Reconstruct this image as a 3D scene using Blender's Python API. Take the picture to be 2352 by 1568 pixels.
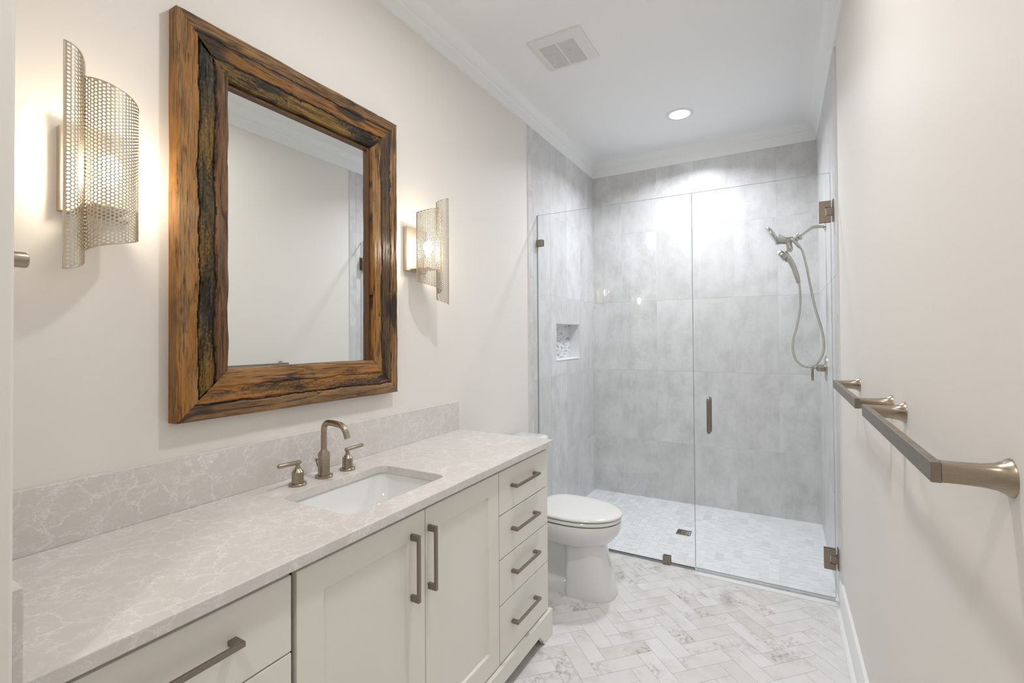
import bpy, bmesh, math, random
from mathutils import Vector, Matrix, noise
PI = math.pi
C = bpy.context.scene.collection
for o in list(bpy.data.objects): bpy.data.objects.remove(o)
random.seed(7)

# ------------------------------------------------------------------ camera
YAW, PITCH, ROLL = 0.5125, 0.0118, 0.0068
cam_data = bpy.data.cameras.new('camera'); cam = bpy.data.objects.new('camera', cam_data); C.objects.link(cam)
cam_data.sensor_width = 36.0; cam_data.lens = 36 * 1090.3 / 2352; cam_data.clip_start = 0.02
cam_data.shift_y = -0.0098
fw = Vector((-math.sin(YAW) * math.cos(PITCH), math.cos(YAW) * math.cos(PITCH), math.sin(PITCH)))
rt = Vector((math.cos(YAW), math.sin(YAW), 0)); up = rt.cross(fw)
rr = rt * math.cos(ROLL) - up * math.sin(ROLL); uu = rt * math.sin(ROLL) + up * math.cos(ROLL)
m = Matrix((rr, uu, -fw)).transposed().to_4x4(); m.translation = Vector((0, 0, 1.4009))
cam.matrix_world = m
bpy.context.scene.camera = cam

# ------------------------------------------------------------------ world and exposure
world = bpy.data.worlds.new('world'); bpy.context.scene.world = world; world.use_nodes = True
world.node_tree.nodes['Background'].inputs[0].default_value = (0.9, 0.95, 1.0, 1)
world.node_tree.nodes['Background'].inputs[1].default_value = 3.2
vs = bpy.context.scene.view_settings
vs.view_transform = 'Standard'; vs.look = 'None'; vs.gamma = 1.0; vs.use_curve_mapping = False
vs.exposure = 0.46
CEIL_LIGHT = 22.0      # radiance of the recessed lights' lenses
BULB_LIGHT = 66.0     # radiance of the sconce bulbs
CAN_WATTS = 8.5

# ------------------------------------------------------------------ room dimensions
XL, XR, YB, YN, ZC = -1.498, 0.267, 4.200, 0.220, 3.000      # left, right, back, near return, ceiling
XE, YE = -0.863, -1.40                                       # entry passage: its left side, its end
TL, TR, TB = XL + 0.008, XR - 0.008, YB - 0.008              # tile faces
TY = 2.89                                                    # where the shower tile starts
GY = 3.024                                                   # plane of the shower glass
CZ = 0.917                                                   # countertop top

# ------------------------------------------------------------------ material helpers
def lin(c):
    c = c / 255.0
    return c / 12.92 if c <= 0.04045 else ((c + 0.055) / 1.055) ** 2.4
def rgb(r, g, b): return (lin(r), lin(g), lin(b), 1)
class NT:
    def __init__(s, name):
        s.m = bpy.data.materials.new(name); s.m.use_nodes = True; s.t = s.m.node_tree
        s.b = s.t.nodes['Principled BSDF']; s.out = s.t.nodes['Material Output']
    def n(s, typ, **kw):
        nd = s.t.nodes.new(typ)
        for k, v in kw.items():
            if k.startswith('i_'):
                key = k[2:]; key = int(key) if key.isdigit() else key.replace('_', ' ')
                nd.inputs[key].default_value = v
            else: setattr(nd, k, v)
        return nd
    def l(s, a, b): s.t.links.new(a, b)
    def mix(s, fac, c1, c2, bt='MIX'):
        nd = s.t.nodes.new('ShaderNodeMix'); nd.data_type = 'RGBA'; nd.blend_type = bt
        for sock, v in ((nd.inputs[0], fac), (nd.inputs[6], c1), (nd.inputs[7], c2)):
            if hasattr(v, 'is_linked') or isinstance(v, bpy.types.NodeSocket): s.l(v, sock)
            else: sock.default_value = v
        return nd.outputs[2]
    def ramp(s, fac, stops):
        nd = s.t.nodes.new('ShaderNodeValToRGB'); e = nd.color_ramp.elements
        while len(e) < len(stops): e.new(0.5)
        for el, (p, c) in zip(e, stops): el.position = p; el.color = c if isinstance(c, tuple) else (c, c, c, 1)
        s.l(fac, nd.inputs[0]); return nd.outputs[0]
    def math(s, op, a, b=None):
        nd = s.t.nodes.new('ShaderNodeMath'); nd.operation = op
        for i, v in enumerate((a, b)):
            if v is None: continue
            if isinstance(v, bpy.types.NodeSocket): s.l(v, nd.inputs[i])
            else: nd.inputs[i].default_value = v
        return nd.outputs[0]
    def noise(s, vec, scale, detail=4, rough=0.5, dist=0.0):
        nd = s.n('ShaderNodeTexNoise', i_Scale=scale, i_Detail=detail, i_Roughness=rough, i_Distortion=dist)
        if vec is not None: s.l(vec, nd.inputs['Vector'])
        return nd
    def bump(s, h, strength=0.2, dist=0.01):
        nd = s.n('ShaderNodeBump', i_Strength=strength, i_Distance=dist); s.l(h, nd.inputs['Height']); s.l(nd.outputs[0], s.b.inputs['Normal'])
    def obj(s):
        return s.n('ShaderNodeTexCoord').outputs['Object']
    def mapped(s, vec, scale=(1, 1, 1)):
        nd = s.n('ShaderNodeMapping'); nd.inputs['Scale'].default_value = scale; s.l(vec, nd.inputs[0]); return nd.outputs[0]

def plain(name, col, rough=0.5, metal=0.0, spec=0.5, coat=0.0):
    k = NT(name); k.b.inputs['Base Color'].default_value = col; k.b.inputs['Roughness'].default_value = rough
    k.b.inputs['Metallic'].default_value = metal; k.b.inputs['Specular IOR Level'].default_value = spec
    k.b.inputs['Coat Weight'].default_value = coat
    return k.m

def paint(name, col, rough=0.55, bump=0.05):
    k = NT(name); v = k.obj()
    n1 = k.noise(v, 1.5, 2).outputs[0]
    c = k.mix(n1, col, (col[0] * 0.965, col[1] * 0.965, col[2] * 0.96, 1))
    k.l(c, k.b.inputs['Base Color']); k.b.inputs['Roughness'].default_value = rough; k.b.inputs['Specular IOR Level'].default_value = 0.3
    k.bump(k.noise(v, 260, 2).outputs[0], bump, 0.002)
    return k.m
M = {}
M['wall'] = paint('wall_paint', rgb(240, 236, 231))
M['ceiling'] = paint('ceiling_paint', rgb(246, 247, 248), 0.7)
M['trim'] = paint('trim_paint', rgb(246, 247, 247), 0.35, 0.0)
M['cabinet'] = paint('cabinet_paint', rgb(241, 238, 230), 0.38, 0.0)
M['dark'] = plain('dark_gap', rgb(46, 44, 38), 0.8)

def brushed(name, col, rough, along=(1, 1, 60)):
    k = NT(name); v = k.mapped(k.obj(), along)
    n1 = k.noise(v, 30, 3).outputs[0]
    k.l(k.mix(n1, col, (col[0] * 0.86, col[1] * 0.85, col[2] * 0.84, 1)), k.b.inputs['Base Color'])
    k.b.inputs['Metallic'].default_value = 1.0
    k.l(k.ramp(n1, [(0.3, rough - 0.05), (0.7, rough + 0.07)]), k.b.inputs['Roughness'])
    return k.m
M['nickel'] = brushed('brushed_nickel', rgb(172, 160, 143), 0.29)
M['nickel_dark'] = brushed('satin_nickel', rgb(150, 141, 130), 0.38)
M['steel'] = plain('shower_nickel', rgb(186, 184, 178), 0.26, 1.0)
M['hinge'] = brushed('hinge_nickel', rgb(158, 146, 132), 0.45)
M['mesh_metal'] = brushed('perforated_metal', rgb(205, 196, 180), 0.42)
M['porcelain'] = plain('white_porcelain', rgb(236, 237, 237), 0.08, 0, 0.5, 0.3)
M['seat'] = plain('seat_plastic', rgb(240, 240, 238), 0.16)
M['plastic'] = plain('white_plastic', rgb(232, 232, 230), 0.4)
M['grout'] = plain('grout', rgb(238, 239, 240), 0.8)
M['rubber'] = plain('grey_seal', rgb(158, 161, 163), 0.5)

def emit(name, col, strength):
    k = NT(name); k.t.nodes.remove(k.b); e = k.n('ShaderNodeEmission'); e.inputs[0].default_value = col; e.inputs[1].default_value = strength
    k.l(e.outputs[0], k.out.inputs[0]); return k.m
M['lens'] = emit('light_lens', (1.0, 0.97, 0.93, 1), CEIL_LIGHT)
M['lens_shower'] = emit('light_lens_shower', (0.92, 0.95, 1.0, 1), CEIL_LIGHT * 0.9)
M['bulb'] = emit('bulb_glow', (1.0, 0.88, 0.70, 1), BULB_LIGHT)

def glass_mat():
    k = NT('clear_glass'); k.t.nodes.remove(k.b)
    tr = k.n('ShaderNodeBsdfTransparent'); tr.inputs[0].default_value = (0.982, 0.991, 0.989, 1)
    gl = k.n('ShaderNodeBsdfGlossy'); gl.inputs['Roughness'].default_value = 0.0; gl.inputs[0].default_value = (1, 1, 1, 1)
    fr = k.n('ShaderNodeFresnel'); fr.inputs[0].default_value = 1.5
    ge = k.n('ShaderNodeNewGeometry')
    fac = k.math('MULTIPLY', fr.outputs[0], k.math('SUBTRACT', 1.0, ge.outputs['Backfacing']))
    mx = k.n('ShaderNodeMixShader'); k.l(fac, mx.inputs[0]); k.l(tr.outputs[0], mx.inputs[1]); k.l(gl.outputs[0], mx.inputs[2])
    k.l(mx.outputs[0], k.out.inputs[0]); return k.m
M['glass'] = glass_mat()
M['glass_edge'] = plain('glass_edge', rgb(150, 159, 160), 0.15)
def seal_mat():
    k = NT('clear_seal'); k.t.nodes.remove(k.b)
    tr = k.n('ShaderNodeBsdfTransparent'); tr.inputs[0].default_value = (0.93, 0.95, 0.95, 1)
    df = k.n('ShaderNodeBsdfPrincipled'); df.inputs['Base Color'].default_value = rgb(214, 218, 220); df.inputs['Roughness'].default_value = 0.2
    mx = k.n('ShaderNodeMixShader'); mx.inputs[0].default_value = 0.3; k.l(tr.outputs[0], mx.inputs[1]); k.l(df.outputs[0], mx.inputs[2])
    k.l(mx.outputs[0], k.out.inputs[0]); return k.m
M['seal'] = seal_mat()
def mirror_mat():
    k = NT('mirror_silver'); k.b.inputs['Base Color'].default_value = (0.90, 0.925, 0.91, 1); k.b.inputs['Metallic'].default_value = 1
    k.b.inputs['Roughness'].default_value = 0.0; return k.m
M['mirror'] = mirror_mat()

def quartz():
    k = NT('veined_quartz'); v = k.obj()
    nd = k.noise(v, 9, 7, 0.68)
    sub = k.n('ShaderNodeVectorMath', operation='SUBTRACT'); k.l(nd.outputs['Color'], sub.inputs[0]); sub.inputs[1].default_value = (0.5, 0.5, 0.5)
    sc = k.n('ShaderNodeVectorMath', operation='SCALE'); k.l(sub.outputs[0], sc.inputs[0]); sc.inputs['Scale'].default_value = 0.15
    ad = k.n('ShaderNodeVectorMath', operation='ADD'); k.l(v, ad.inputs[0]); k.l(sc.outputs[0], ad.inputs[1])
    def veins(scale, w):
        vo = k.n('ShaderNodeTexVoronoi', feature='DISTANCE_TO_EDGE', i_Scale=scale); k.l(ad.outputs[0], vo.inputs['Vector'])
        return k.ramp(vo.outputs['Distance'], [(0.0, 1.0), (w, 0.25), (w * 2.6, 0.0)])
    v1 = veins(15, 0.028); v2 = veins(33, 0.045)
    patch = k.ramp(k.noise(v, 9, 3, 0.6).outputs[0], [(0.38, 0.0), (0.62, 1.0)])
    patch2 = k.ramp(k.noise(v, 14, 3, 0.6).outputs[0], [(0.42, 0.0), (0.66, 1.0)])
    a = k.math('MULTIPLY', v1, k.math('ADD', k.math('MULTIPLY', patch, 0.7), 0.25)); b = k.math('MULTIPLY', v2, patch2)
    s = k.math('MINIMUM', k.math('ADD', a, k.math('MULTIPLY', b, 0.8)), 1.0)
    base = k.mix(k.noise(v, 5, 3).outputs[0], rgb(213, 208, 203), rgb(226, 222, 219))
    col = k.mix(k.math('MULTIPLY', s, 0.85), base, rgb(248, 247, 246))
    sp = k.ramp(k.noise(v, 330, 1).outputs[0], [(0.30, 1.0), (0.36, 0.0)])
    col = k.mix(k.math('MULTIPLY', sp, 0.12), col, rgb(160, 150, 144))
    k.l(col, k.b.inputs['Base Color']); k.b.inputs['Roughness'].default_value = 0.16
    return k.m
M['quartz'] = quartz()

def tile_coords(k, amp=7.0):
    at = k.n('ShaderNodeAttribute', attribute_name='rnd')
    cb = k.n('ShaderNodeCombineXYZ')
    k.l(k.math('MULTIPLY', at.outputs['Fac'], amp), cb.inputs[0]); k.l(k.math('MULTIPLY', at.outputs['Fac'], amp * 1.7), cb.inputs[1]); k.l(k.math('MULTIPLY', at.outputs['Fac'], amp * 2.3), cb.inputs[2])
    ad = k.n('ShaderNodeVectorMath', operation='ADD'); k.l(k.obj(), ad.inputs[0]); k.l(cb.outputs[0], ad.inputs[1])
    return ad.outputs[0], at.outputs['Fac']
def concrete_tile():
    k = NT('concrete_look_tile'); v, rnd = tile_coords(k)
    blot = k.noise(k.mapped(v, (1, 1, 0.7)), 6.5, 8, 0.7).outputs[0]
    streak = k.noise(k.mapped(v, (1, 1, 0.09)), 26, 5, 0.6).outputs[0]
    fine = k.noise(v, 42, 8, 0.78).outputs[0]
    base = k.mix(rnd, rgb(214, 213, 213), rgb(226, 226, 227))
    c = k.mix(k.ramp(blot, [(0.30, 1.0), (0.58, 0.0)]), base, rgb(196, 195, 194))
    c = k.mix(k.ramp(streak, [(0.55, 0.0), (0.78, 0.35)]), c, rgb(232, 233, 235))
    c = k.mix(k.ramp(streak, [(0.24, 0.35), (0.42, 0.0)]), c, rgb(184, 182, 181))
    spot = k.math('MULTIPLY', k.ramp(fine, [(0.53, 0.0), (0.70, 1.0)]), k.ramp(k.noise(v, 3.2, 2).outputs[0], [(0.54, 0.0), (0.66, 0.5)]))
    c = k.mix(spot, c, rgb(156, 152, 149))
    k.l(c, k.b.inputs['Base Color']); k.b.inputs['Roughness'].default_value = 0.32
    k.bump(fine, 0.05, 0.002)
    return k.m
M['tile'] = concrete_tile()
def plank_tile():
    k = NT('washed_plank_tile'); v, rnd = tile_coords(k, 9.0)
    blot = k.noise(v, 6, 5, 0.62).outputs[0]
    fine = k.noise(v, 45, 5, 0.75).outputs[0]
    base = k.ramp(rnd, [(0.0, rgb(225, 222, 219)), (0.12, rgb(231, 229, 227)), (1.0, rgb(238, 237, 238))])
    c = k.mix(k.ramp(blot, [(0.26, 1.0), (0.52, 0.0)]), base, rgb(214, 209, 205))
    patch = k.ramp(k.noise(v, 4.5, 3).outputs[0], [(0.52, 0.0), (0.66, 1.0)])
    spot = k.math('MULTIPLY', k.ramp(fine, [(0.46, 0.0), (0.62, 0.95)]), patch)
    c = k.mix(spot, c, rgb(166, 157, 151))
    pale = k.math('MULTIPLY', k.ramp(k.noise(v, 3.1, 3).outputs[0], [(0.55, 0.0), (0.7, 0.6)]), 1.0)
    c = k.mix(pale, c, rgb(244, 244, 244))
    k.l(c, k.b.inputs['Base Color']); k.b.inputs['Roughness'].default_value = 0.34
    k.bump(fine, 0.04, 0.002)
    return k.m
M['plank'] = plank_tile()
M['plank_joint'] = plain('plank_grout', rgb(212, 209, 205), 0.8)
def marble_tile():
    k = NT('marble_mosaic'); v, rnd = tile_coords(k, 11.0)
    n1 = k.noise(k.mapped(v, (1, 4, 1)), 12, 4, 0.6, 0.6).outputs[0]
    base = k.ramp(rnd, [(0.0, rgb(218, 221, 221)), (0.12, rgb(229, 231, 232)), (0.4, rgb(234, 235, 237)), (1.0, rgb(240, 241, 243))])
    c = k.mix(k.ramp(n1, [(0.30, 0.7), (0.5, 0.0)]), base, rgb(208, 211, 212))
    k.l(c, k.b.inputs['Base Color']); k.b.inputs['Roughness'].default_value = 0.3
    return k.m
M['marble'] = marble_tile()
M['marble_joint'] = plain('marble_grout', rgb(236, 237, 239), 0.8)
def speckle_tile():
    k = NT('speckled_mosaic'); v, rnd = tile_coords(k, 11.0)
    c = k.mix(k.ramp(rnd, [(0.0, 1.0), (0.22, 0.3), (0.5, 0.0)]), rgb(232, 233, 233), rgb(150, 150, 148))
    k.l(c, k.b.inputs['Base Color']); k.b.inputs['Roughness'].default_value = 0.25
    return k.m
M['speckle'] = speckle_tile()

# ------------------------------------------------------------------ mesh helpers
def finish(name, bm, mat, parent=None, smooth=False, bevel=0.0, bseg=2, world_pos=True, recalc=True):
    if recalc: bmesh.ops.recalc_face_normals(bm, faces=bm.faces)
    me = bpy.data.meshes.new(name)
    bm.to_mesh(me); bm.free()
    mats = mat if isinstance(mat, (list, tuple)) else [mat]
    for mm in mats: me.materials.append(mm)
    if smooth:
        for p in me.polygons: p.use_smooth = True
    o = bpy.data.objects.new(name, me); C.objects.link(o)
    if parent is not None:
        o.parent = parent
        if world_pos:      # meshes are written in room coordinates; undo the roots' offsets
            off = Vector((0, 0, 0)); p = parent
            while p is not None: off += p.location; p = p.parent
            me.transform(Matrix.Translation(-off))
    if bevel > 0:
        md = o.modifiers.new('bevel', 'BEVEL'); md.width = bevel; md.segments = bseg; md.limit_method = 'ANGLE'; md.angle_limit = math.radians(40)
    if smooth == 'auto' or (bevel > 0 and smooth):
        try:
            me.set_sharp_from_angle(angle=math.radians(38))
        except Exception: pass
    return o
def add_box(bm, x0, x1, y0, y1, z0, z1):
    v = [bm.verts.new(p) for p in ((x0, y0, z0), (x1, y0, z0), (x1, y1, z0), (x0, y1, z0), (x0, y0, z1), (x1, y0, z1), (x1, y1, z1), (x0, y1, z1))]
    fs = [(3, 2, 1, 0), (4, 5, 6, 7), (0, 1, 5, 4), (1, 2, 6, 5), (2, 3, 7, 6), (3, 0, 4, 7)]
    return [bm.faces.new([v[i] for i in f]) for f in fs]
def box_obj(name, dims, mat, parent=None, bevel=0.0, **kw):
    bm = bmesh.new(); add_box(bm, *dims); return finish(name, bm, mat, parent, bevel=bevel, **kw)
def thing(name, loc, label, cat, group=None):
    o = bpy.data.objects.new(name, None); C.objects.link(o); o.location = loc; o.empty_display_size = 0.05
    o['label'] = label; o['category'] = cat
    if group: o['group'] = group
    return o
def tag(o, label, cat, group=None):
    o['label'] = label; o['category'] = cat
    if group: o['group'] = group
    return o
def struct(o): o['kind'] = 'structure'; return o
def frame_for(d):
    d = Vector(d).normalized(); a = Vector((0, 0, 1)) if abs(d.z) < 0.95 else Vector((1, 0, 0))
    u = d.cross(a).normalized(); return u, d.cross(u).normalized(), d
def add_lathe(bm, org, axis, prof, n=32, cap=True):
    """prof: list of (radius, distance along axis)"""
    u, v, d = frame_for(axis); org = Vector(org); rings = []
    for r, h in prof:
        rings.append([bm.verts.new(org + d * h + (u * math.cos(2 * PI * i / n) + v * math.sin(2 * PI * i / n)) * r) for i in range(n)])
    for a, b in zip(rings, rings[1:]):
        for i in range(n): bm.faces.new((a[i], a[(i + 1) % n], b[(i + 1) % n], b[i]))
    if cap:
        bm.faces.new(rings[0][::-1]); bm.faces.new(rings[-1])
def catmull(pts, k=6):
    P = [Vector(p) for p in pts]; P = [2 * P[0] - P[1]] + P + [2 * P[-1] - P[-2]]; out = []
    for i in range(1, len(P) - 2):
        for j in range(k):
            t = j / k; a, b, c, d = P[i - 1], P[i], P[i + 1], P[i + 2]
            out.append(0.5 * ((2 * b) + (c - a) * t + (2 * a - 5 * b + 4 * c - d) * t * t + (3 * b - a - 3 * c + d) * t ** 3))
    out.append(P[-2]); return out
def add_tube(bm, pts, rad, n=16, cap=True, sx=1.0):
    """rad: number or list per point"""
    pts = [Vector(p) for p in pts]; R = rad if isinstance(rad, (list, tuple)) else [rad] * len(pts)
    t0 = (pts[1] - pts[0]).normalized(); u, v, _ = frame_for(t0); rings = []
    prev = t0
    for i, p in enumerate(pts):
        t = (pts[min(i + 1, len(pts) - 1)] - pts[max(i - 1, 0)]).normalized()
        q = prev.rotation_difference(t); u = q @ u; v = q @ v; prev = t
        rings.append([bm.verts.new(p + (u * math.cos(2 * PI * j / n) * sx + v * math.sin(2 * PI * j / n)) * R[i]) for j in range(n)])
    for a, b in zip(rings, rings[1:]):
        for i in range(n): bm.faces.new((a[i], a[(i + 1) % n], b[(i + 1) % n], b[i]))
    if cap: bm.faces.new(rings[0][::-1]); bm.faces.new(rings[-1])
def lathe_obj(name, org, axis, prof, mat, parent=None, n=32):
    bm = bmesh.new(); add_lathe(bm, org, axis, prof, n)
    o = finish(name, bm, mat, parent, smooth='auto'); return o
def tube_obj(name, pts, rad, mat, parent=None, n=16, k=6, **kw):
    bm = bmesh.new()
    if k:
        if isinstance(rad, (list, tuple)):
            P = catmull(pts, k); N = len(pts) - 1; RR = []
            for i in range(len(P)):
                t = i / k; j = min(int(t), N - 1); f = t - j; RR.append(rad[j] * (1 - f) + rad[j + 1] * f)
            rad = RR; pts = P
        else: pts = catmull(pts, k)
    add_tube(bm, pts, rad, n, **kw); return finish(name, bm, mat, parent, smooth='auto')
def loft(bm, rings, cap0=True, cap1=True):
    R = [[bm.verts.new(p) for p in r] for r in rings]; n = len(R[0])
    for a, b in zip(R, R[1:]):
        for i in range(n): bm.faces.new((a[i], a[(i + 1) % n], b[(i + 1) % n], b[i]))
    if cap0: bm.faces.new(R[0][::-1])
    if cap1: bm.faces.new(R[-1])
def rrect(x0, x1, y0, y1, r, z, k=6):
    pts = []
    for cx, cy, a0 in ((x1 - r, y1 - r, 0), (x0 + r, y1 - r, 90), (x0 + r, y0 + r, 180), (x1 - r, y0 + r, 270)):
        for i in range(k + 1):
            a = math.radians(a0 + 90 * i / k); pts.append((cx + r * math.cos(a), cy + r * math.sin(a), z))
    return pts
def clip_poly(P, x0, x1, y0, y1):
    for ax, lim, sgn in ((0, x0, 1), (0, x1, -1), (1, y0, 1), (1, y1, -1)):
        Q = []
        for i in range(len(P)):
            a, b = P[i], P[(i + 1) % len(P)]; da, db = sgn * (a[ax] - lim), sgn * (b[ax] - lim)
            if da >= 0: Q.append(a)
            if (da >= 0) != (db >= 0):
                t = da / (da - db); Q.append((a[0] + (b[0] - a[0]) * t, a[1] + (b[1] - a[1]) * t))
        P = Q
        if len(P) < 3: return []
    return P
def area(P): return 0.5 * abs(sum(P[i][0] * P[(i + 1) % len(P)][1] - P[(i + 1) % len(P)][0] * P[i][1] for i in range(len(P))))
def add_tile(bm, lay, poly, mapf, h, rnd, mi, bevel=0.0008):
    """poly in plane coords -> raised tile (top face + sides)"""
    if len(poly) < 3 or area(poly) < 2e-5: return
    top = [bm.verts.new(mapf(a, b, h)) for a, b in poly]; bot = [bm.verts.new(mapf(a, b, 0)) for a, b in poly]
    fs = [bm.faces.new(top)]
    for i in range(len(top)): j = (i + 1) % len(top); fs.append(bm.faces.new((bot[i], bot[j], top[j], top[i])))
    for f in fs: f[lay] = rnd; f.material_index = mi
def rect_poly(a0, a1, b0, b1): return [(a0, b0), (a1, b0), (a1, b1), (a0, b1)]

# ================================================================== SETTING
# floor: herringbone planks, one mesh
def herring_floor():
    bm = bmesh.new(); add_box(bm, XL - 0.02, XR + 0.02, YE, 3.018, -0.05, -0.0015)
    for f in bm.faces: f.material_index = 1
    lay = bm.faces.layers.float.new('rnd')
    W, N, U0, V0, g = 0.0752, 3, 1.768, 1.812, 0.0007
    s2 = math.sqrt(0.5); rng = random.Random(3)
    def put(u0, u1, v0, v1):
        P = [(U0 + u * W, V0 + v * W) for u, v in ((u0, v0), (u1, v0), (u1, v1), (u0, v1))]
        cx = sum(p[0] for p in P) / 4; cy = sum(p[1] for p in P) / 4
        Q = [((p[0] + (g if p[0] < cx else -g)), (p[1] + (g if p[1] < cy else -g))) for p in P]
        Q = [((u - v) * s2, (u + v) * s2) for u, v in Q]
        Q = clip_poly(Q, XL, XR, YE, 3.018)
        if Q: add_tile(bm, lay, Q, lambda a, b, h: (a, b, h - 0.0015), 0.0015, rng.random(), 0)
    for x in range(-60, 60):
        for y in range(-60, 60):
            s = (x - y) % (2 * N)
            u = U0 + x * W; v = V0 + y * W; wx, wy = (u - v) * s2, (u + v) * s2
            if not (XL - 0.5 < wx < XR + 0.5 and YE - 0.5 < wy < 3.5): continue
            if s == 0: put(x, x + N, y, y + 1)
            if s == 2 * N - 1: put(x, x + 1, y, y + N)
    return struct(finish('floor', bm, [M['plank'], M['plank_joint']], recalc=True))
herring_floor()
def mosaic_floor():
    bm = bmesh.new(); add_box(bm, XL - 0.02, XR + 0.02, 3.018, YB + 0.02, -0.05, -0.0015)
    for f in bm.faces: f.material_index = 1
    lay = bm.faces.layers.float.new('rnd'); rng = random.Random(5); a, b, g = 0.0508, 0.1016, 0.0007
    i = 0; x = TL
    while x < TR:
        y = 3.019 - (b / 2 if i % 2 else 0)
        while y < TB:
            Q = clip_poly(rect_poly(x + g, x + a - g, y + g, y + b - g), TL, TR, 3.019, TB)
            Q = [] if (abs(x + a / 2 + 0.608) < 0.055 and abs(y + b / 2 - 3.56) < 0.03) else Q
            if Q: add_tile(bm, lay, Q, lambda p, q, h: (p, q, h - 0.0015), 0.0015, rng.random() ** 0.8, 0)
            y += b
        x += a; i += 1
    return struct(finish('floor_shower', bm, [M['marble'], M['marble_joint']]))
mosaic_floor()
bm = bmesh.new(); add_box(bm, -0.450, TR, 2.962, 2.998, -0.01, 0.0075)
struct(finish('trim_2', bm, M['trim'], bevel=0.006, bseg=4))          # pale threshold strip along the door

# walls
struct(box_obj('ceiling', (XL - 0.15, XR + 0.12, YE - 0.12, YB + 0.12, ZC, ZC + 0.1), M['ceiling']))
struct(box_obj('wall_left', (XL - 0.15, XL, YN, TY, 0, ZC), M['wall']))
struct(box_obj('wall_right', (XR, XR + 0.12, YE, TY, 0, ZC), M['wall']))
struct(box_obj('wall_near', (XL - 0.15, XE, YE - 0.0, YN, 0, ZC), M['wall'], bevel=0.004))
bm = bmesh.new()                                   # end wall of the entry
add_box(bm, XL - 0.15, XE + 0.06, YE - 0.12, YE, 0, ZC); add_box(bm, XR - 0.06, XR + 0.12, YE - 0.12, YE, 0, ZC); add_box(bm, XE + 0.06, XR - 0.06, YE - 0.12, YE, 0, ZC)
struct(finish('wall_entry', bm, M['wall']))

def tiled_wall(name, base_boxes, mapf, a_edges, b_edges, a_lim, b_lim, holes=(), seed=1, trim=None, extra=None, ga=0.0009, gb=0.0015):
    bm = bmesh.new(); lay = bm.faces.layers.float.new('rnd'); rng = random.Random(seed)
    for bb in base_boxes:
        for f in add_box(bm, *bb): f.material_index = 1
    for a0, a1 in zip(a_edges, a_edges[1:]):
        for b0, b1 in zip(b_edges, b_edges[1:]):
            r = rng.random()
            rects = [(a0 + ga, a1 - ga, b0 + gb, b1 - gb)]
            for (h0, h1, k0, k1) in holes:
                nr = []
                for (p, q, s, t) in rects:
                    if q <= h0 or p >= h1 or t <= k0 or s >= k1: nr.append((p, q, s, t)); continue
                    if p < h0: nr.append((p, h0, s, t))
                    if q > h1: nr.append((h1, q, s, t))
                    c0, c1 = max(p, h0), min(q, h1)
                    if s < k0: nr.append((c0, c1, s, k0))
                    if t > k1: nr.append((c0, c1, k1, t))
                rects = nr
            for (p, q, s, t) in rects:
                P = clip_poly(rect_poly(p, q, s, t), a_lim[0], a_lim[1], b_lim[0], b_lim[1])
                if P: add_tile(bm, lay, P, mapf, 0.0012, r, 0)
    if trim:
        t0, t1, zs = trim
        for z0, z1 in zip(zs, zs[1:]):
            P = clip_poly(rect_poly(t0, t1 - ga, z0 + gb, z1 - gb), t0, t1, 0, ZC)
            if P: add_tile(bm, lay, P, mapf, 0.0012, rng.random(), 0)
    if extra: extra(bm, lay, rng)
    return struct(finish(name, bm, [M['tile'], M['grout'], M['speckle'], M['marble_joint']]))
rows = [-0.107, 0.498, 1.103, 1.708, 2.313, 2.918, 3.05]
e = 0.0012
tiled_wall('wall_back', [(XL - 0.15, XR + 0.12, TB + e, YB + 0.12, 0, ZC)], lambda a, b, h: (a, TB + e - h, b),
           [-1.52, -1.222, -0.918, -0.614, -0.309, -0.004, 0.30], rows, (TL, TR), (0, ZC), seed=11)
NY0, NY1, NZ0, NZ1, ND = 3.345, 3.828, 1.215, 1.503, 0.09
def niche(bm, lay, rng):
    xb = TL - ND
    # back face boxes in speckled mosaic, small tiles
    n, w = 0, 0.012
    z = NZ0
    while z < NZ1 - 1e-6:
        y = NY0 - (w * 1.5 if n % 2 else 0)
        while y < NY1:
            P = clip_poly(rect_poly(y, y + w * 2.6 - 0.001, z, z + w - 0.001), NY0, NY1, NZ0, NZ1)
            if P: add_tile(bm, lay, P, lambda a, b, h: (xb + h, a, b), 0.001, rng.random(), 2)
            y += w * 2.6
        z += w; n += 1
tiled_wall('wall_shower_left',
           [(XL - 0.15, TL - e, TY, NY0, 0, ZC), (XL - 0.15, TL - e, NY1, TB, 0, ZC), (XL - 0.15, TL - e, NY0, NY1, 0, NZ0), (XL - 0.15, TL - e, NY0, NY1, NZ1, ZC), (XL - 0.15, TL - ND, NY0, NY1, NZ0, NZ1)],
           lambda a, b, h: (TL - e + h, a, b), [2.958, 3.245, 3.550, 3.857, 4.162, 4.3], rows, (TY, TB), (0, ZC),
           holes=[(NY0, NY1, NZ0, NZ1)], seed=4, trim=(TY, 2.958, [-0.02 + 0.305 * i for i in range(11)]), extra=niche)
tiled_wall('wall_shower_right', [(TR + e, XR + 0.12, TY, TB, 0, ZC)], lambda a, b, h: (TR + e - h, a, b),
           [2.958, 3.245, 3.550, 3.857, 4.162, 4.3], rows, (TY, TB), (0, ZC), seed=9, trim=(TY, 2.958, [-0.02 + 0.305 * i for i in range(11)]))
# sill ledge of the niche, pale stone
struct(box_obj('trim_3', (TL - ND + 0.001, TL + 0.004, NY0, NY1, NZ0, NZ0 + 0.008), M['marble_joint'], bevel=0.001))

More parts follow.
